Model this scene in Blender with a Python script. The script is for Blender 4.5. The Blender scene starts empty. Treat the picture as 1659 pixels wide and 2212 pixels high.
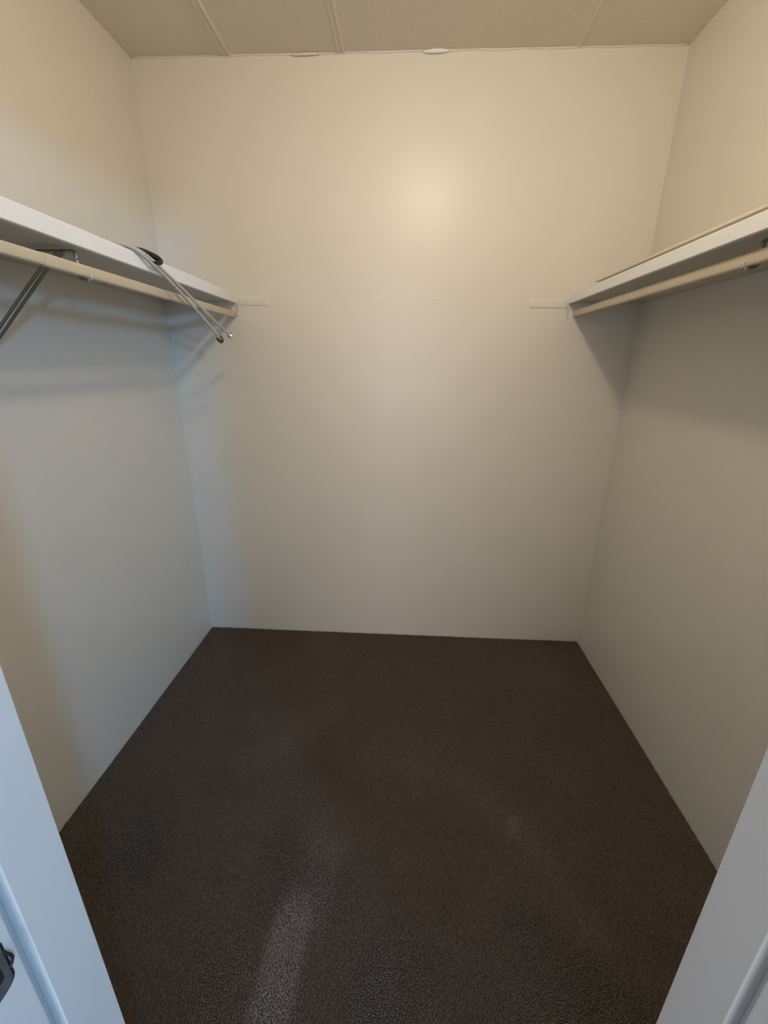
import bpy, bmesh, math, random
import numpy as np
from mathutils import Vector, Matrix

random.seed(7)
rng = np.random.default_rng(7)
S = bpy.context.scene
C = S.collection

# ------------------------------------------------------------------ room sizes (metres)
W, D, H = 1.993, 1.733, 2.44        # closet width, back wall, ceiling height
FY = 0.10                           # closet side of the door wall
JL, JR = 0.646, 1.407               # door opening
HEAD = 2.03
LAMP = Vector((1.150, 0.490, 2.372))

# ------------------------------------------------------------------ camera
cam_d = bpy.data.cameras.new('camera')
cam = bpy.data.objects.new('camera', cam_d); C.objects.link(cam)
Rm = Matrix(((0.99854993, -0.0467242, -0.0267374), (0.05291166, 0.94335874, 0.32752809), (0.00991947, -0.32846787, 0.94446305)))
r, fw, up = Rm.col[0], Rm.col[1], Rm.col[2]
cam.matrix_world = Matrix(((r.x, up.x, -fw.x, 1.04867), (r.y, up.y, -fw.y, -0.23301), (r.z, up.z, -fw.z, 1.38348), (0, 0, 0, 1)))
cam_d.sensor_fit = 'VERTICAL'; cam_d.sensor_height = 36.0
cam_d.lens = 914.786 / 2212 * 36.0
cam_d.clip_start = 0.01
S.camera = cam

# ------------------------------------------------------------------ world, daylight, exposure
wd = bpy.data.worlds.new('world'); S.world = wd; wd.use_nodes = True
wd.node_tree.nodes['Background'].inputs[0].default_value = (0.50, 0.68, 1.0, 1)
wd.node_tree.nodes['Background'].inputs[1].default_value = 1.5
def daylight(name, loc, rot, sx, sy, power, col=(0.44, 0.66, 1.0)):
    ld = bpy.data.lights.new(name, 'AREA'); ld.shape = 'RECTANGLE'; ld.size = sx; ld.size_y = sy
    ld.energy = power; ld.color = col
    lo = bpy.data.objects.new(name, ld); C.objects.link(lo)
    lo.location = loc; lo.rotation_euler = rot
WX0, WX1, WZ0, WZ1 = 3.10, 3.44, 2.06, 2.33      # small high bedroom window (behind the camera, to the right)
BY = -2.7                                          # bedroom wall with the window
daylight('window_daylight', ((WX0 + WX1) / 2, BY + 0.03, (WZ0 + WZ1) / 2), (math.pi / 2, 0, 0), WX1 - WX0, WZ1 - WZ0, 70, (0.18, 0.52, 0.96))
VX0, VX1 = 0.10, 2.10                                # unseen window straight behind, added for fill light
VZ0, VZ1 = 0.80, 2.05
daylight('added_fill_light', ((VX0 + VX1) / 2, BY + 0.03, (VZ0 + VZ1) / 2), (math.pi / 2, 0, 0), VX1 - VX0, VZ1 - VZ0, 31, (1.0, 0.93, 0.93))  # added fill light that lifts the closet from behind the camera
S.view_settings.view_transform = 'Standard'; S.view_settings.look = 'None'
S.view_settings.gamma = 1.0; S.view_settings.use_curve_mapping = False
S.view_settings.exposure = 0.0
BULB = 146.0                                       # emission of the ceiling bulb

# ------------------------------------------------------------------ helpers
def mat(name, col, rough=0.5, metal=0.0, bump=0.0, scale=100.0, var=0.0, vscale=3.0, spec=0.5, detail=3.0, dist=0.002):
    m = bpy.data.materials.new(name); m.use_nodes = True
    nt = m.node_tree; b = nt.nodes['Principled BSDF']
    b.inputs['Base Color'].default_value = (*col, 1); b.inputs['Roughness'].default_value = rough
    b.inputs['Metallic'].default_value = metal; b.inputs['Specular IOR Level'].default_value = spec
    tc = nt.nodes.new('ShaderNodeTexCoord')
    if var:
        n = nt.nodes.new('ShaderNodeTexNoise'); n.inputs['Scale'].default_value = vscale; n.inputs['Detail'].default_value = 4
        nt.links.new(tc.outputs['Object'], n.inputs['Vector'])
        rmp = nt.nodes.new('ShaderNodeMix'); rmp.data_type = 'RGBA'
        rmp.inputs[6].default_value = (*[c * (1 - var) for c in col], 1); rmp.inputs[7].default_value = (*[min(1, c * (1 + var)) for c in col], 1)
        nt.links.new(n.outputs['Fac'], rmp.inputs[0]); nt.links.new(rmp.outputs[2], b.inputs['Base Color'])
    if bump:
        n = nt.nodes.new('ShaderNodeTexNoise'); n.inputs['Scale'].default_value = scale; n.inputs['Detail'].default_value = detail
        nt.links.new(tc.outputs['Object'], n.inputs['Vector'])
        bp = nt.nodes.new('ShaderNodeBump'); bp.inputs['Strength'].default_value = bump; bp.inputs['Distance'].default_value = dist
        nt.links.new(n.outputs['Fac'], bp.inputs['Height']); nt.links.new(bp.outputs['Normal'], b.inputs['Normal'])
    return m

M_WALL = mat('wall_paint', (0.79, 0.755, 0.685), 0.35, spec=0.4, bump=0.12, scale=60, var=0.015, vscale=2.0)
M_CEIL = mat('ceiling_paint', (0.80, 0.75, 0.64), 0.8, bump=0.5, scale=130, detail=4, dist=0.004, var=0.02)
M_TRIM = mat('door_trim_paint', (0.80, 0.81, 0.82), 0.38, bump=0.05, scale=40)
M_BED = mat('bedroom_paint', (0.82, 0.82, 0.80), 0.6)
M_BEDFLOOR = mat('bedroom_floor', (0.30, 0.27, 0.23), 0.6)
M_LIP = mat('shelf_edge_paint', (0.93, 0.92, 0.92), 0.4, bump=0.03, scale=30)
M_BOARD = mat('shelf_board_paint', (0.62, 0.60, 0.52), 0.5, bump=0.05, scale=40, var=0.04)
M_CLEAT = mat('cleat_paint', (0.72, 0.68, 0.61), 0.34, bump=0.10, scale=70)
M_ROD = mat('rod_enamel', (0.62, 0.53, 0.39), 0.42, bump=0.02, scale=30, var=0.03, vscale=8)
M_STEEL = mat('bracket_steel', (0.36, 0.36, 0.33), 0.38, metal=0.85)
M_TIP = mat('bright_steel', (0.80, 0.78, 0.74), 0.25, metal=0.9)
M_HOSE = mat('braided_hose', (0.66, 0.60, 0.55), 0.45, metal=0.25, bump=0.6, scale=900, dist=0.001)
M_NUT = mat('nut_metal', (0.88, 0.85, 0.78), 0.18, metal=1.0)
M_BLACK = mat('black_rubber', (0.015, 0.015, 0.015), 0.45)
M_SPARE = mat('spare_board', (0.72, 0.68, 0.58), 0.5, var=0.05, vscale=6)
M_SPARE_B = mat('spare_board_core', (0.50, 0.44, 0.34), 0.6, var=0.18, vscale=7)
M_PORC = mat('porcelain', (0.85, 0.84, 0.80), 0.25)
M_BACKING = mat('carpet_backing', (0.05, 0.045, 0.04), 0.95)
M_DARK = mat('dark_hole_shadow', (0.02, 0.02, 0.025), 0.6)
M_PLATE = mat('worn_plate', (0.38, 0.39, 0.40), 0.4, metal=0.8, var=0.5, vscale=120)

def carpet_mat():
    m = bpy.data.materials.new('carpet_pile'); m.use_nodes = True
    nt = m.node_tree; b = nt.nodes['Principled BSDF']
    b.inputs['Roughness'].default_value = 0.95; b.inputs['Specular IOR Level'].default_value = 0.15
    at = nt.nodes.new('ShaderNodeAttribute'); at.attribute_name = 'tint'
    nt.links.new(at.outputs['Color'], b.inputs['Base Color'])
    return m
M_PILE = carpet_mat()

def bulb_mat():
    m = bpy.data.materials.new('glowing_bulb'); m.use_nodes = True
    nt = m.node_tree; nt.nodes.remove(nt.nodes['Principled BSDF'])
    e = nt.nodes.new('ShaderNodeEmission'); e.inputs[0].default_value = (1.0, 0.86, 0.66, 1); e.inputs[1].default_value = BULB
    nt.links.new(e.outputs[0], nt.nodes['Material Output'].inputs[0])
    return m
def glass_mat():
    m = bpy.data.materials.new('window_glass'); m.use_nodes = True
    b = m.node_tree.nodes['Principled BSDF']; b.inputs['Transmission Weight'].default_value = 1.0
    b.inputs['Roughness'].default_value = 0.0; b.inputs['IOR'].default_value = 1.45
    return m

def link(name, bm, m, parent=None, smooth=False, bevel=0.0, segs=2):
    me = bpy.data.meshes.new(name)
    bmesh.ops.recalc_face_normals(bm, faces=bm.faces[:])
    bm.to_mesh(me); bm.free()
    o = bpy.data.objects.new(name, me); C.objects.link(o)
    if isinstance(m, (list, tuple)):
        for k in m: me.materials.append(k)
    else: me.materials.append(m)
    if smooth:
        for p in me.polygons: p.use_smooth = True
    if bevel:
        b = o.modifiers.new('bevel', 'BEVEL'); b.width = bevel; b.segments = segs; b.limit_method = 'ANGLE'; b.angle_limit = math.radians(35)
    if parent:
        o.parent = parent
        o.matrix_parent_inverse = Matrix.Translation(parent.location).inverted() if parent.type == 'EMPTY' else Matrix()
    return o

def box(bm, x0, x1, y0, y1, z0, z1):
    v = [bm.verts.new(p) for p in ((x0, y0, z0), (x1, y0, z0), (x1, y1, z0), (x0, y1, z0), (x0, y0, z1), (x1, y0, z1), (x1, y1, z1), (x0, y1, z1))]
    for f in ((0, 3, 2, 1), (4, 5, 6, 7), (0, 1, 5, 4), (1, 2, 6, 5), (2, 3, 7, 6), (3, 0, 4, 7)):
        bm.faces.new([v[i] for i in f])
def boxes(*bs):
    bm = bmesh.new()
    for b in bs: box(bm, *b)
    return bm
def prism(profile, axis, a0, a1):
    """profile in the two other axes (in x,y,z order), extruded along axis"""
    bm = bmesh.new(); rings = []
    for a in (a0, a1):
        ring = []
        for p in profile:
            q = list(p); q.insert(axis, a); ring.append(bm.verts.new(q))
        rings.append(ring)
    n = len(profile)
    for i in range(n): bm.faces.new((rings[0][i], rings[0][(i + 1) % n], rings[1][(i + 1) % n], rings[1][i]))
    bm.faces.new(rings[0]); bm.faces.new(rings[1])
    return bm
def smooth_path(pts, per=8):
    pts = [Vector(p) for p in pts]; out = []
    for i in range(len(pts) - 1):
        p0 = pts[max(i - 1, 0)]; p1 = pts[i]; p2 = pts[i + 1]; p3 = pts[min(i + 2, len(pts) - 1)]
        for k in range(per):
            t = k / per
            out.append(0.5 * ((2 * p1) + (p2 - p0) * t + (2 * p0 - 5 * p1 + 4 * p2 - p3) * t * t + (3 * p1 - p0 - 3 * p2 + p3) * t ** 3))
    out.append(pts[-1]); return out
def tube(pts, rad, n=10, bm=None, flat=1.0, rads=None, upv=Vector((0, 0, 1))):
    """swept tube; flat scales the vertical half-axis of the section"""
    bm = bm or bmesh.new(); rings = []
    for i, p in enumerate(pts):
        t = (pts[min(i + 1, len(pts) - 1)] - pts[max(i - 1, 0)]).normalized()
        a = t.cross(upv)
        if a.length < 1e-3: a = t.cross(Vector((0, 1, 0)))
        a.normalize(); b = a.cross(t)
        rr = rads[i] if rads else rad
        rings.append([bm.verts.new(p + a * math.cos(2 * math.pi * k / n) * rr + b * math.sin(2 * math.pi * k / n) * rr * flat) for k in range(n)])
    for i in range(len(rings) - 1):
        for k in range(n):
            bm.faces.new((rings[i][k], rings[i][(k + 1) % n], rings[i + 1][(k + 1) % n], rings[i + 1][k]))
    bm.faces.new(rings[0]); bm.faces.new(rings[-1])
    return bm
def thing(name, label, cat, loc, group=None):
    o = bpy.data.objects.new(name, None); C.objects.link(o); o.location = loc
    o.empty_display_size = 0.05
    o['label'] = label; o['category'] = cat
    if group: o['group'] = group
    return o
def struct(name, bm, m, label=None, bevel=0.0):
    o = link(name, bm, m, None, bevel=bevel); o['kind'] = 'structure'
    if label: o['label'] = label
    return o

# ------------------------------------------------------------------ shell of the closet
wall_back = struct('wall_back', boxes((-0.12, W + 0.12, D, D + 0.10, -0.03, H)), M_WALL, 'beige glossy painted back wall of the closet')
wall_left = struct('wall_left', boxes((-0.10, 0, FY, D, -0.03, H)), M_WALL, 'beige painted left wall behind the shelf with cables')
wall_right = struct('wall_right', boxes((W, W + 0.10, FY, D, -0.03, H)), M_WALL, 'beige painted right wall behind the spare board shelf')
FW0 = -0.005
wall_front = struct('wall_front', boxes((-0.10, JL - 0.03, FW0, FY, -0.03, H), (JR + 0.03, W + 0.10, FW0, FY, -0.03, H), (JL - 0.03, JR + 0.03, FW0, FY, HEAD + 0.03, H)), M_WALL, 'beige wall with the doorway the closet is seen through')
floor = struct('floor', boxes((-0.12, W + 0.12, -0.05, D + 0.10, -0.05, -0.009)), M_BACKING, 'closet floor covered in dark brown-grey carpet')
ceiling = struct('ceiling', boxes((-0.12, W + 0.12, FW0, D + 0.10, H + 0.012, H + 0.06)), M_CEIL, 'panelled textured beige closet ceiling')

# ceiling panels and the strips that cover their joints
seams = [0.363, 0.780, 1.617]
edges = [-0.01] + seams + [W + 0.01]
for i in range(4):
    a, b = edges[i], edges[i + 1]
    g0 = 0.004 if i else 0; g1 = 0.004 if i < 3 else 0
    link('ceiling_panel', boxes((a + g0, b - g1, FY - 0.05, D + 0.005, H, H + 0.013)), M_CEIL, ceiling, bevel=0.003)
def seam_profile(x, w, h):
    return [(x - w, H + 0.002), (x - w, H - h * 0.5), (x - w * 0.75, H - h), (x - w * 0.35, H - h), (x - w * 0.12, H - h * 0.15), (x + w * 0.12, H - h * 0.15),
            (x + w * 0.35, H - h), (x + w * 0.75, H - h), (x + w, H - h * 0.5), (x + w, H + 0.002)]
for x, w, h in ((seams[0], 0.015, 0.0045), (seams[1], 0.014, 0.0035)):
    link('seam_strip', prism(seam_profile(x, w, h), 1, FY, D), M_CEIL, ceiling)
link('seam_strip', prism([(seams[2] - 0.009, H + 0.002), (seams[2] - 0.009, H - 0.001), (seams[2] - 0.002, H - 0.0035), (seams[2] + 0.008, H - 0.001), (seams[2] + 0.009, H + 0.002)], 1, FY, D), M_CEIL, ceiling)

# uneven caulk along the ceiling of the back wall
n = 90
pts = [Vector((0.005 + (W - 0.01) * i / n, D - 0.0005, H - 0.0008 + 0.0012 * math.sin(i * 0.7))) for i in range(n + 1)]
rads = [0.0028 + 0.0018 * random.random() for _ in pts]
link('caulk_bead', tube(pts, 0.003, 7, rads=rads), M_WALL, wall_back, smooth=True)
for x0, x1, rr in ((1.075, 1.165, 0.0065), (0.60, 0.705, 0.0045)):
    pts = [Vector((x0 + (x1 - x0) * i / 12, D - 0.004 - 0.003 * math.sin(math.pi * i / 12), H - 0.006 + 0.002 * i / 12)) for i in range(13)]
    o = link('loose_caulk', tube(pts, rr, 8, rads=[rr * (0.15 + 0.85 * math.sin(math.pi * (0.06 + 0.88 * i / 12)) ** 0.7) for i in range(13)]), M_LIP if x0 > 1 else M_WALL, wall_back, smooth=True)
    o['label'] = 'pale caulk peeling away under the ceiling'

# scars of old shelf ends on the back wall: thin raised plaster with ragged edge
def patch(x0, x1, z0, z1, seed, t=0.0036, nx=26, nz=8):
    rd = random.Random(seed); bm = bmesh.new(); g = []
    for i in range(nx + 1):
        row = []
        for k in range(nz + 1):
            u, v = i / nx, k / nz
            e = min(u, 1 - u, 1) * (x1 - x0) / 0.004; f = min(v, 1.0) * (z1 - z0) / 0.0015; f2 = (1 - v) * (z1 - z0) / 0.012
            h = t * min(1, e) * min(1, f) * min(1, f2) * (0.72 + 0.5 * rd.random())
            jz = (rd.random() - 0.5) * 0.0025 if 0 < k < nz else (0.0012 * math.sin(i * 1.3) if k == nz else 0)
            row.append(bm.verts.new((x0 + (x1 - x0) * u + (rd.random() - 0.5) * 0.002, D - h + (0.0005 if h == 0 else 0), z0 + (z1 - z0) * v + jz)))
        g.append(row)
    for i in range(nx):
        for k in range(nz): bm.faces.new((g[i][k], g[i + 1][k], g[i + 1][k + 1], g[i][k + 1]))
    return bm
for nm, a in (('plaster_patch', (0.320, 0.450, 1.614, 1.653, 3)), ('plaster_patch', (1.544, 1.695, 1.609, 1.649, 5))):
    link(nm, patch(*a), M_WALL, wall_back, smooth=True)
# paint drips and blobs on the back wall
def blob(x, z, a, b, t):
    bm = bmesh.new(); bmesh.ops.create_icosphere(bm, subdivisions=2, radius=1)
    for v in bm.verts:
        v.co = Vector((x + v.co.x * a * (1 + 0.25 * math.sin(5 * v.co.z)), D + v.co.y * t, z + v.co.z * b + 0.3 * b * math.sin(3 * v.co.x)))
    return bm
for x, z, a, b, t in ((1.326, 0.4425, 0.0075, 0.0028, 0.004), (1.343, 0.4445, 0.005, 0.003, 0.0045), (0.72, 1.623, 0.008, 0.0022, 0.0012), (0.80, 1.626, 0.006, 0.002, 0.001),
                      (0.933, 1.627, 0.007, 0.002, 0.0012), (1.156, 1.630, 0.009, 0.0025, 0.0014), (0.318, 1.556, 0.010, 0.0022, 0.0022), (1.697, 1.5535, 0.010, 0.0022, 0.0022), (1.012, 1.855, 0.013, 0.0018, 0.0010), (1.09, 1.842, 0.010, 0.0016, 0.0008)):
    link('paint_blob', blob(x, z, a, b, t), M_WALL, wall_back, smooth=True)

# carpet pile: short leaning tufts, brushed one way or the other by traffic and vacuuming
def field(x, y):
    a = 0.5 + 0.5 * np.sin(2.1 * x + 3.3 * y + 0.9 * np.sin(3.0 * x - 1.2 * y))
    b = np.sin(7.0 * (x * 0.8 + y * 0.9) + 2.0 * np.sin(2.4 * y - 1.5 * x))
    return a, b
sp = 0.0037
gx = np.arange(0.001, W, sp); gy = np.arange(-0.045, D - 0.001, sp)
X, Y = np.meshgrid(gx, gy); X = X.ravel() + rng.uniform(-0.0014, 0.0014, X.size); Y = Y.ravel() + rng.uniform(-0.0014, 0.0014, Y.size)
keep = ((Y > FY) | ((X > JL - 0.012) & (X < JR + 0.012)))
keep &= (X > 0.002) & (X < W - 0.002) & (Y < D - 0.002)
X, Y = X[keep], Y[keep]; N = X.size
a_, b_ = field(X, Y)
def bar(x, y, x0, y0, x1, y1, w):
    dx, dy = x1 - x0, y1 - y0; L2 = dx * dx + dy * dy
    t = np.clip(((x - x0) * dx + (y - y0) * dy) / L2, 0, 1)
    d = np.hypot(x - x0 - t * dx, y - y0 - t * dy)
    return 1 / (1 + np.exp((d - w) / (w * 0.13)))
mott = np.zeros(N)
for k in range(14):
    an = rng.uniform(0, 2 * math.pi); fr = rng.uniform(9, 34)
    mott += np.sin(fr * (X * np.cos(an) + Y * np.sin(an)) + rng.uniform(0, 6.28) + 1.5 * np.sin(3 * X + 4 * Y + k)) / 5.0
nap = 0.35 * b_ + 0.5 * (a_ - 0.5) + 0.5 * mott
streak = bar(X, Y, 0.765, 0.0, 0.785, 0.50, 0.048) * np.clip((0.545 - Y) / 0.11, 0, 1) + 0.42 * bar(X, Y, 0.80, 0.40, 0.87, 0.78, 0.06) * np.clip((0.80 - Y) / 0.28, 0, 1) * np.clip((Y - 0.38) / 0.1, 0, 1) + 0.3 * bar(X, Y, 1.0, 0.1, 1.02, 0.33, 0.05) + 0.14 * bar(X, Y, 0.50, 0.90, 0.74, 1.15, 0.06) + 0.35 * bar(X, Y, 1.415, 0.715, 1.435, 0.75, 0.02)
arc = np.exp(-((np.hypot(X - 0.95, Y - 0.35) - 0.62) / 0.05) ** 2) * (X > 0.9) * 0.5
ang = -1.4 + 0.7 * b_ + rng.normal(0, 0.35, N)
lean = 0.0030 + 0.0012 * rng.random(N)
sgn = np.tanh(2.2 * nap)
tipx = X + lean * np.cos(ang) * sgn; tipy = Y + lean * np.sin(ang) * sgn
tipx = np.clip(tipx, 0.001, W - 0.001); tipy = np.clip(tipy, -0.05, D - 0.001)
hgt = -0.001 + rng.uniform(-0.0022, 0.0014, N)
rad = 0.0025 * rng.uniform(0.85, 1.2, N)
th0 = rng.uniform(0, 2 * math.pi, N)
V = np.zeros((N, 4, 3), np.float32)
for k in range(3):
    V[:, k, 0] = X + rad * np.cos(th0 + k * 2.0944); V[:, k, 1] = Y + rad * np.sin(th0 + k * 2.0944); V[:, k, 2] = -0.0095
V[:, :3, 0] = np.clip(V[:, :3, 0], 0.0006, W - 0.0006); V[:, :3, 1] = np.clip(V[:, :3, 1], -0.05, D - 0.0006)
V[:, 3, 0] = tipx; V[:, 3, 1] = tipy; V[:, 3, 2] = hgt
idx = (np.arange(N) * 4)[:, None, None] + np.array([[0, 1, 3], [1, 2, 3], [2, 0, 3]])[None]
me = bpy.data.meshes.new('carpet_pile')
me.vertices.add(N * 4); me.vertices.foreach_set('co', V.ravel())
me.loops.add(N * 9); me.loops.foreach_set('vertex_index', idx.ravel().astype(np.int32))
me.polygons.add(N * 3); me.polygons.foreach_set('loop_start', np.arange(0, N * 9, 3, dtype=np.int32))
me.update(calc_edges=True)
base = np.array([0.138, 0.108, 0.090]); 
val = (1 + 0.16 * nap + 0.85 * np.clip(streak, 0, 1) + 0.30 * arc) * rng.normal(1, 0.13, N).clip(0.6, 1.7)  # sheen of brushed nap painted into the tint, palest along the streak
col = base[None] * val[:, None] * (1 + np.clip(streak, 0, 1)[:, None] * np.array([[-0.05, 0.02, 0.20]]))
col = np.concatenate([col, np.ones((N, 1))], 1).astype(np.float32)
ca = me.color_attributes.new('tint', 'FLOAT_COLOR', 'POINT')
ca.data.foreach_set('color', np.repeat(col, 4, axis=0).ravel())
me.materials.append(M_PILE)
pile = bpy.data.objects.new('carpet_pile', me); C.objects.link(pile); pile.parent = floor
pile['kind'] = 'stuff'; pile['label'] = 'dark brown-grey cut pile carpet with brushed marks, their sheen painted into the tint'

# ------------------------------------------------------------------ door frame
JN, JF = -0.035, 0.103              # near and far edge of the jamb boards
ST = 0.036                          # near face of the door stop
def jamb(name, side, label):
    s = -1 if side == 'l' else 1
    face = JL if side == 'l' else JR
    rec = face + s * 0.016
    xs = sorted((rec, rec + s * 0.016))
    o = struct(name, boxes((xs[0], xs[1], JN, JF, -0.012, HEAD + 0.014)), M_TRIM, label, bevel=0.0015)
    xs = sorted((face, rec))
    link('door_stop', boxes((xs[0], xs[1], ST, JF - 0.003, -0.012, HEAD)), M_TRIM, o, bevel=0.0012, segs=2)
    xs = sorted((face + s * 0.002, rec))
    link('jamb_strip', boxes((xs[0], xs[1], JN - 0.002, ST - 0.0125, -0.012, HEAD)), M_TRIM, o, bevel=0.002, segs=3)
    xs = sorted((rec + s * 0.004, rec + s * 0.064))
    link('casing', boxes((xs[0], xs[1], JN - 0.013, JN + 0.002, -0.012, HEAD + 0.075)), M_TRIM, o, bevel=0.004)
    return o
trim_left = jamb('trim_1', 'l', 'white door jamb at the left with the metal strike plate')
trim_right = jamb('trim_2', 'r', 'white door jamb at the right without a strike plate')
trim_head = struct('trim_3', boxes((JL - 0.032, JR + 0.032, JN, JF, HEAD + 0.0145, HEAD + 0.030)), M_TRIM, 'white door head above the doorway', bevel=0.0015)
link('door_stop', boxes((JL + 0.001, JR - 0.001, ST, JF - 0.003, HEAD, HEAD + 0.0145)), M_TRIM, trim_head, bevel=0.003)
# strike plate on the left jamb
xr = JL - 0.002
def rounded(y0, y1, z0, z1, r, n=6):
    out = []
    for cy, cz, a0 in ((y1 - r, z1 - r, 0), (y0 + r, z1 - r, 90), (y0 + r, z0 + r, 180), (y1 - r, z0 + r, 270)):
        for k in range(n + 1):
            t = math.radians(a0 + 90 * k / n); out.append((cy + r * math.cos(t), cz + r * math.sin(t)))
    return out
sp_o = link('strike_plate', prism(rounded(-0.029, 0.0108, 0.757, 0.821, 0.009), 0, xr - 0.001, xr + 0.0014), M_PLATE, trim_left, bevel=0.0004)
sp_o['label'] = 'worn metal strike plate'
link('latch_hole', prism(rounded(-0.016, 0.0040, 0.774, 0.806, 0.004), 0, xr + 0.0010, xr + 0.0017), M_DARK, sp_o)
link('plate_rim_shadow', prism(rounded(-0.0305, 0.0135, 0.755, 0.823, 0.0105), 0, xr - 0.001, xr + 0.0006), M_DARK, sp_o)  # dark sheet under the plate, drawn as its rim shadow
link('plate_lip', tube(smooth_path([(xr + 0.0012, 0.0108, 0.8050), (xr + 0.002, 0.0128, 0.7980), (xr + 0.0025, 0.0155, 0.7880), (xr + 0.002, 0.0141, 0.7810), (xr + 0.0012, 0.0111, 0.7770)], 5), 0.0016, 7), M_DARK, sp_o, smooth=True)
bm = bmesh.new()
for z in (0.764, 0.815):
    m_ = Matrix.Translation((xr + 0.0014, -0.010, z)) @ Matrix.Rotation(math.pi / 2, 4, 'Y')
    bmesh.ops.create_cone(bm, cap_ends=True, segments=14, radius1=0.0038, radius2=0.003, depth=0.0012, matrix=m_)
link('screw', bm, M_PLATE, sp_o)

# ------------------------------------------------------------------ shelves
def shelf(side, label):
    L = side == 'l'
    wx = 0.0 if L else W; s = 1 if L else -1
    lipx = 0.312 if L else 1.702
    zb, zt = (1.6255, 1.6635) if L else (1.6275, 1.661)
    y0, y1 = FY + 0.002, D - 0.001
    t = thing('closet_shelf', label, 'shelf', (wx, (y0 + y1) / 2, zb), 'white edged closet shelves')
    def bx(xa, xb, *r): xa, xb = sorted((xa, xb)); return (xa, xb, *r)
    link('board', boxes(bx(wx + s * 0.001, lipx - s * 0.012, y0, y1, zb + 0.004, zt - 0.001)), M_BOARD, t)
    o = link('front_edge', boxes(bx(lipx - s * 0.0125, lipx, y0, y1, zb, zt)), M_LIP, t, bevel=0.002)
    o['label'] = 'white painted front edge'
    # crumbly dried paint where the shelf end meets the back wall
    bm = bmesh.new()
    for k in range(11):
        z = 1.577 + k * 0.0046
        m_ = Matrix.Translation((lipx + s * (0.0035 - 0.0075 * (1.625 - z) / 0.05 + 0.003 * random.random()), D - 0.001, z)) @ Matrix.Diagonal((0.004 + 0.003 * random.random(), 0.003 + 0.003 * random.random(), 0.0045, 1))
        bmesh.ops.create_icosphere(bm, subdivisions=1, radius=1, matrix=m_)
    o = link('dried_paint', bm, M_CLEAT, wall_back, smooth=True); o['kind'] = 'stuff'
    return t
shelf_l = shelf('l', 'white edged shelf on the left wall with hoses hanging over it')
shelf_r = shelf('r', 'white edged shelf on the right wall carrying a spare board')

# spare board lying on the right shelf
t = thing('spare_board', 'thin pale board lying along the top of the right shelf', 'board', (1.86, 0.85, 1.661))
y0, y1 = FY + 0.01, 1.565
link('panel', boxes((1.748, 1.965, y0 + 0.002, y1 - 0.002, 1.6612, 1.6795)), M_SPARE_B, t, bevel=0.001)
link('top_sheet', boxes((1.735, 1.97, y0, y1, 1.6795, 1.6865)), M_SPARE, t, bevel=0.0012)

# ------------------------------------------------------------------ closet rods (telescoping)
def rod(side, label, xc, zc, slope, ysplit):
    y0, y1 = FY + 0.001, D - 0.001
    t = thing('closet_rod', label, 'rod', (xc, (y0 + y1) / 2, zc - 0.012), 'beige closet rods')
    def oval(hw, hh):
        return [(xc + hw * (abs(math.cos(a)) ** 0.45) * (1 if math.cos(a) > 0 else -1), zc + hh * (abs(math.sin(a)) ** 0.6) * (1 if math.sin(a) > 0 else -1)) for a in [2 * math.pi * (k + 0.5) / 20 for k in range(20)]]
    link('inner_tube', prism(oval(0.0072, 0.0120), 1, y0, ysplit + 0.05), M_ROD, t)
    link('outer_tube', prism(oval(0.0080, 0.0130), 1, ysplit, y1), M_ROD, t)
    return t
rod_l = rod('l', 'beige telescoping rod below the left shelf with a visible joint', 0.296, 1.5805, 0, 0.714)
rod_r = rod('r', 'plain beige rod below the right shelf', 1.733, 1.591, 0, 0.40)

# ------------------------------------------------------------------ shelf brackets (upper arm, paired braces, hook)
def bracket(side, label, yb):
    L = side == 'l'
    wx = 0.0 if L else W; s = 1 if L else -1
    rx = 0.296 if L else 1.733          # rod centre
    rz = 1.579 if L else 1.591
    zt = 1.6215 if L else 1.6235
    d = abs(rx - wx)
    P = lambda x, y, z: Vector((wx + s * x, y, z))
    t = thing('shelf_bracket', label, 'bracket', (wx, yb, 1.39), 'steel brackets under the shelves')
    link('wall_plate', boxes((*sorted((wx + s * 0.0005, wx + s * 0.003)), yb - 0.016, yb + 0.016, 1.372, 1.535)), M_STEEL, t, bevel=0.001)
    link('arm', tube(smooth_path([P(0.024, yb, zt), P(0.10, yb, zt), P(d - 0.06, yb, zt), P(d - 0.02, yb, zt)], 4), 0.0042, 8), M_STEEL, t, smooth=True)
    for dy in (-0.009, 0.009):
        link('brace', tube(smooth_path([P(0.002, yb + dy, 1.395), P(0.012, yb + dy, 1.412), P(0.055, yb + dy, 1.452), P(0.13, yb + dy, 1.522), P(0.205, yb + dy * 0.9, 1.589), P(d - 0.055, yb + dy * 0.7, zt - 0.008), P(d - 0.042, yb + dy * 0.5, zt - 0.002)], 5), 0.0038, 8), M_STEEL, t, smooth=True)
    rr = 0.0175
    hook = [P(d - 0.022, yb, zt), P(d - 0.014, yb, zt - 0.003), P(d - 0.0125, yb, zt - 0.018), P(d - 0.0135, yb, rz), P(d - 0.0115, yb, rz - 0.012), P(d - 0.002, yb, rz - 0.0172), P(d + 0.008, yb, rz - 0.0165)]
    link('rod_hook', tube(smooth_path(hook, 6), 0.0042, 8), M_STEEL, t, smooth=True)
    tip = [P(d + 0.006, yb, rz - 0.0168), P(d + 0.0135, yb, rz - 0.0140), P(d + 0.0155, yb, rz - 0.0065)]
    o = link('hook_tip', tube(smooth_path(tip, 6), 0.0042, 8), M_TIP, t, smooth=True)  # paler metal than the rest of the hook
    o['label'] = 'bright hook tip'
    return t
bracket('l', 'steel bracket holding the left rod, braces running down to the wall', 0.837)
bracket('r', 'steel bracket holding the right rod at the photo edge', 0.774)

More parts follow.
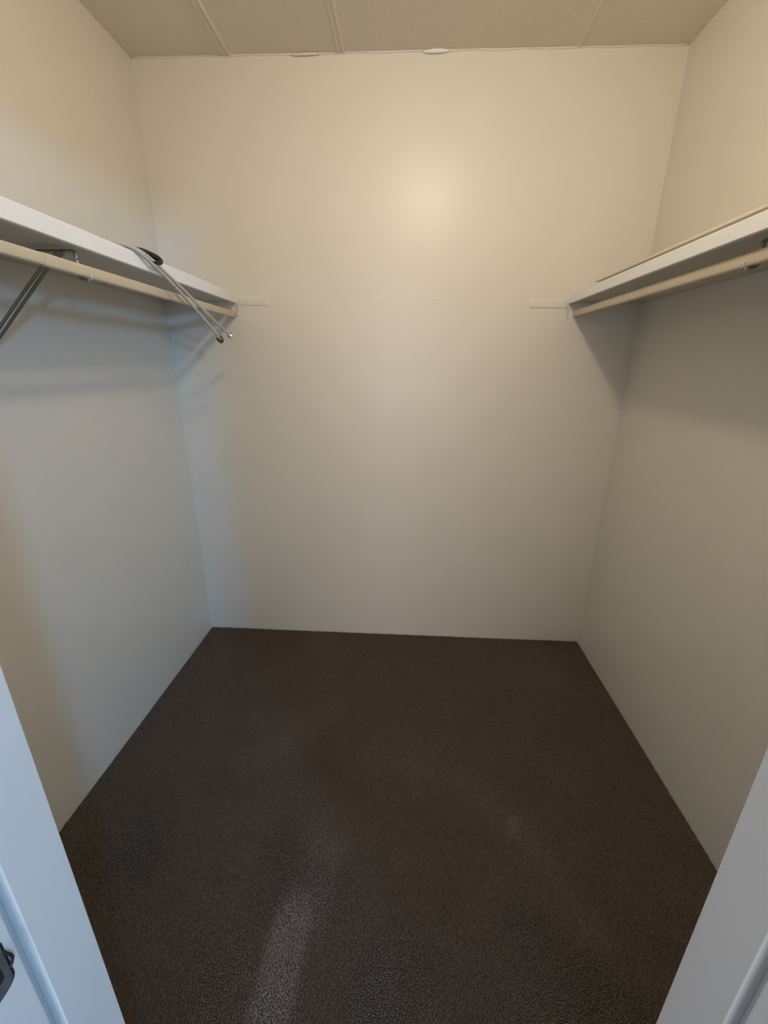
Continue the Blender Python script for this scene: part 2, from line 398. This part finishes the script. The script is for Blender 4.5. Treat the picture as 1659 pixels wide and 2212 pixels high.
# ------------------------------------------------------------------ hoses over the left shelf
def hose(name, label, pts, rad, nut_dir, nut_mat, nut_label):
    p = smooth_path(pts, 8)
    t = thing(name, label, 'hose', pts[0], 'thin hoses over the left shelf')
    link('sheath', tube(p, rad, 10), M_HOSE, t, smooth=True)
    e = p[-1]; d = (p[-1] - p[-3]).normalized()
    q = d.to_track_quat('Z', 'Y').to_matrix().to_4x4()
    bm = bmesh.new()
    bmesh.ops.create_cone(bm, cap_ends=True, segments=14, radius1=rad * 1.15, radius2=rad * 1.25, depth=0.026, matrix=Matrix.Translation(e - d * 0.004) @ q)
    link('ferrule', bm, M_TIP, t, smooth=False, bevel=0.0006)
    bm = bmesh.new()
    bmesh.ops.create_cone(bm, cap_ends=True, segments=6, radius1=0.0122, radius2=0.0122, depth=0.018, matrix=Matrix.Translation(e + d * 0.014) @ q)
    o = link('nut', bm, nut_mat, t, bevel=0.0012)
    o['label'] = nut_label
    bm = bmesh.new()
    bmesh.ops.create_cone(bm, cap_ends=True, segments=16, radius1=0.0080, radius2=0.0080, depth=0.006, matrix=Matrix.Translation(e + d * 0.0245) @ q)
    link('nut_collar', bm, nut_mat, t, bevel=0.0008)
    return t
zs = 1.6635
hose('hose', 'thin braided grey hose ending in a bright nut, longer of two on left shelf',
     [(0.20, 0.42, zs + 0.0048), (0.262, 0.62, zs + 0.0048), (0.289, 0.80, zs + 0.0050), (0.301, 0.94, zs + 0.0052), (0.3130, 1.046, zs + 0.0058), (0.3245, 1.13, 1.641), (0.332, 1.30, 1.578), (0.340, 1.44, 1.522), (0.3455, 1.530, 1.490)],
     0.0047, None, M_NUT, 'bright silver hex nut')
hose('hose', 'thin braided grey hose ending in a dark nut, shorter of two on left shelf',
     [(0.18, 0.45, zs + 0.0048), (0.243, 0.65, zs + 0.0048), (0.273, 0.82, zs + 0.0048), (0.286, 0.92, zs + 0.0052), (0.3125, 1.012, zs + 0.0056), (0.3265, 1.09, 1.640), (0.336, 1.22, 1.582), (0.345, 1.35, 1.514), (0.349, 1.418, 1.474)],
     0.0047, None, mat('dark_nut_metal', (0.16, 0.15, 0.14), 0.3, metal=0.9), 'dark hex nut')

# black loop lying behind the hoses
lp = [(0.17, 0.86, zs + 0.0084), (0.245, 0.965, zs + 0.0084), (0.285, 1.036, zs + 0.0095), (0.297, 1.056, zs + 0.0095), (0.308, 1.070, zs + 0.0090), (0.318, 1.091, 1.6690), (0.324, 1.114, 1.6655), (0.3275, 1.122, 1.6590), (0.3290, 1.110, 1.6535), (0.3275, 1.095, 1.6500), (0.3240, 1.080, 1.6490)]
o = link('rubber_strap', tube(smooth_path(lp, 8), 0.0080, 10, rads=[0.0080 * min(1, (81.5 - k) / 20) for k in range(81)]), M_BLACK, None, smooth=True)
o['label'] = 'black rubber strap with its end hooked over the left shelf edge beside the hoses'; o['category'] = 'strap'

# ------------------------------------------------------------------ ceiling lamp of the closet (above the frame)
t = thing('ceiling_lamp', 'small round glowing bulb in a porcelain holder on the closet ceiling', 'lamp', (LAMP.x, LAMP.y, H))
def lathe(profile, cx, cy, n=28):
    bm = bmesh.new(); rings = [[bm.verts.new((cx + r_ * math.cos(2 * math.pi * k / n), cy + r_ * math.sin(2 * math.pi * k / n), z)) for k in range(n)] for r_, z in profile]
    for i in range(len(rings) - 1):
        for k in range(n): bm.faces.new((rings[i][k], rings[i][(k + 1) % n], rings[i + 1][(k + 1) % n], rings[i + 1][k]))
    bm.faces.new(rings[0]); bm.faces.new(rings[-1]); return bm
link('lampholder', lathe([(0.060, H - 0.0005), (0.060, H - 0.008), (0.052, H - 0.014), (0.022, H - 0.017), (0.016, H - 0.022)], LAMP.x, LAMP.y), M_PORC, t, smooth=True)
GR = 0.054
link('globe', lathe([(GR * math.sin(a), LAMP.z + GR * math.cos(a)) for a in [0.40 + (math.pi - 0.45) * k / 14 for k in range(15)]], LAMP.x, LAMP.y, 28), bulb_mat(), t, smooth=True)

# ------------------------------------------------------------------ bedroom behind the camera (daylight comes from its small window, the wide one is added fill)
BX0, BX1 = -1.3, 4.9
struct('wall_bedroom_back', boxes(*[(a, b, BY - 0.12, BY, -0.03, H) for a, b in ((BX0 - 0.1, VX0), (VX1, WX0), (WX1, BX1 + 0.1))],
       *[(a, b, BY - 0.12, BY, c, d) for a, b, e, f in ((VX0, VX1, VZ0, VZ1), (WX0, WX1, WZ0, WZ1)) for c, d in ((-0.03, e), (f, H))]), M_BED)
struct('wall_bedroom_left', boxes((BX0 - 0.1, BX0, BY, FW0, -0.03, H)), M_BED)
struct('wall_bedroom_right', boxes((BX1, BX1 + 0.1, BY, FW0, -0.03, H)), M_BED)
struct('wall_bedroom_front', boxes((BX0 - 0.1, -0.10, FW0, FW0 + 0.08, -0.03, H), (W + 0.10, BX1 + 0.1, FW0, FW0 + 0.08, -0.03, H)), M_BED)
struct('floor_bedroom', boxes((BX0 - 0.1, BX1 + 0.1, BY - 0.12, -0.05, -0.05, -0.006)), M_BEDFLOOR)
struct('ceiling_bedroom', boxes((BX0 - 0.1, BX1 + 0.1, BY - 0.12, FW0, H, H + 0.06)), M_BED)
for nm, a, b, e, f, lb in (('window_1', WX0, WX1, WZ0, WZ1, 'small high bedroom window behind the camera to the right'), ('fill_window', VX0, VX1, VZ0, VZ1, 'wide unseen window added behind the camera for fill light')):
    y0, y1, w = BY - 0.10, BY - 0.04, 0.04
    win = struct(nm, boxes((a, a + w, y0, y1, e, f), (b - w, b, y0, y1, e, f), (a + w, b - w, y0, y1, e, e + w), (a + w, b - w, y0, y1, f - w, f)), M_TRIM, lb)
    link('window_pane', boxes((a + w, b - w, BY - 0.074, BY - 0.070, e + w, f - w)), glass_mat(), win)
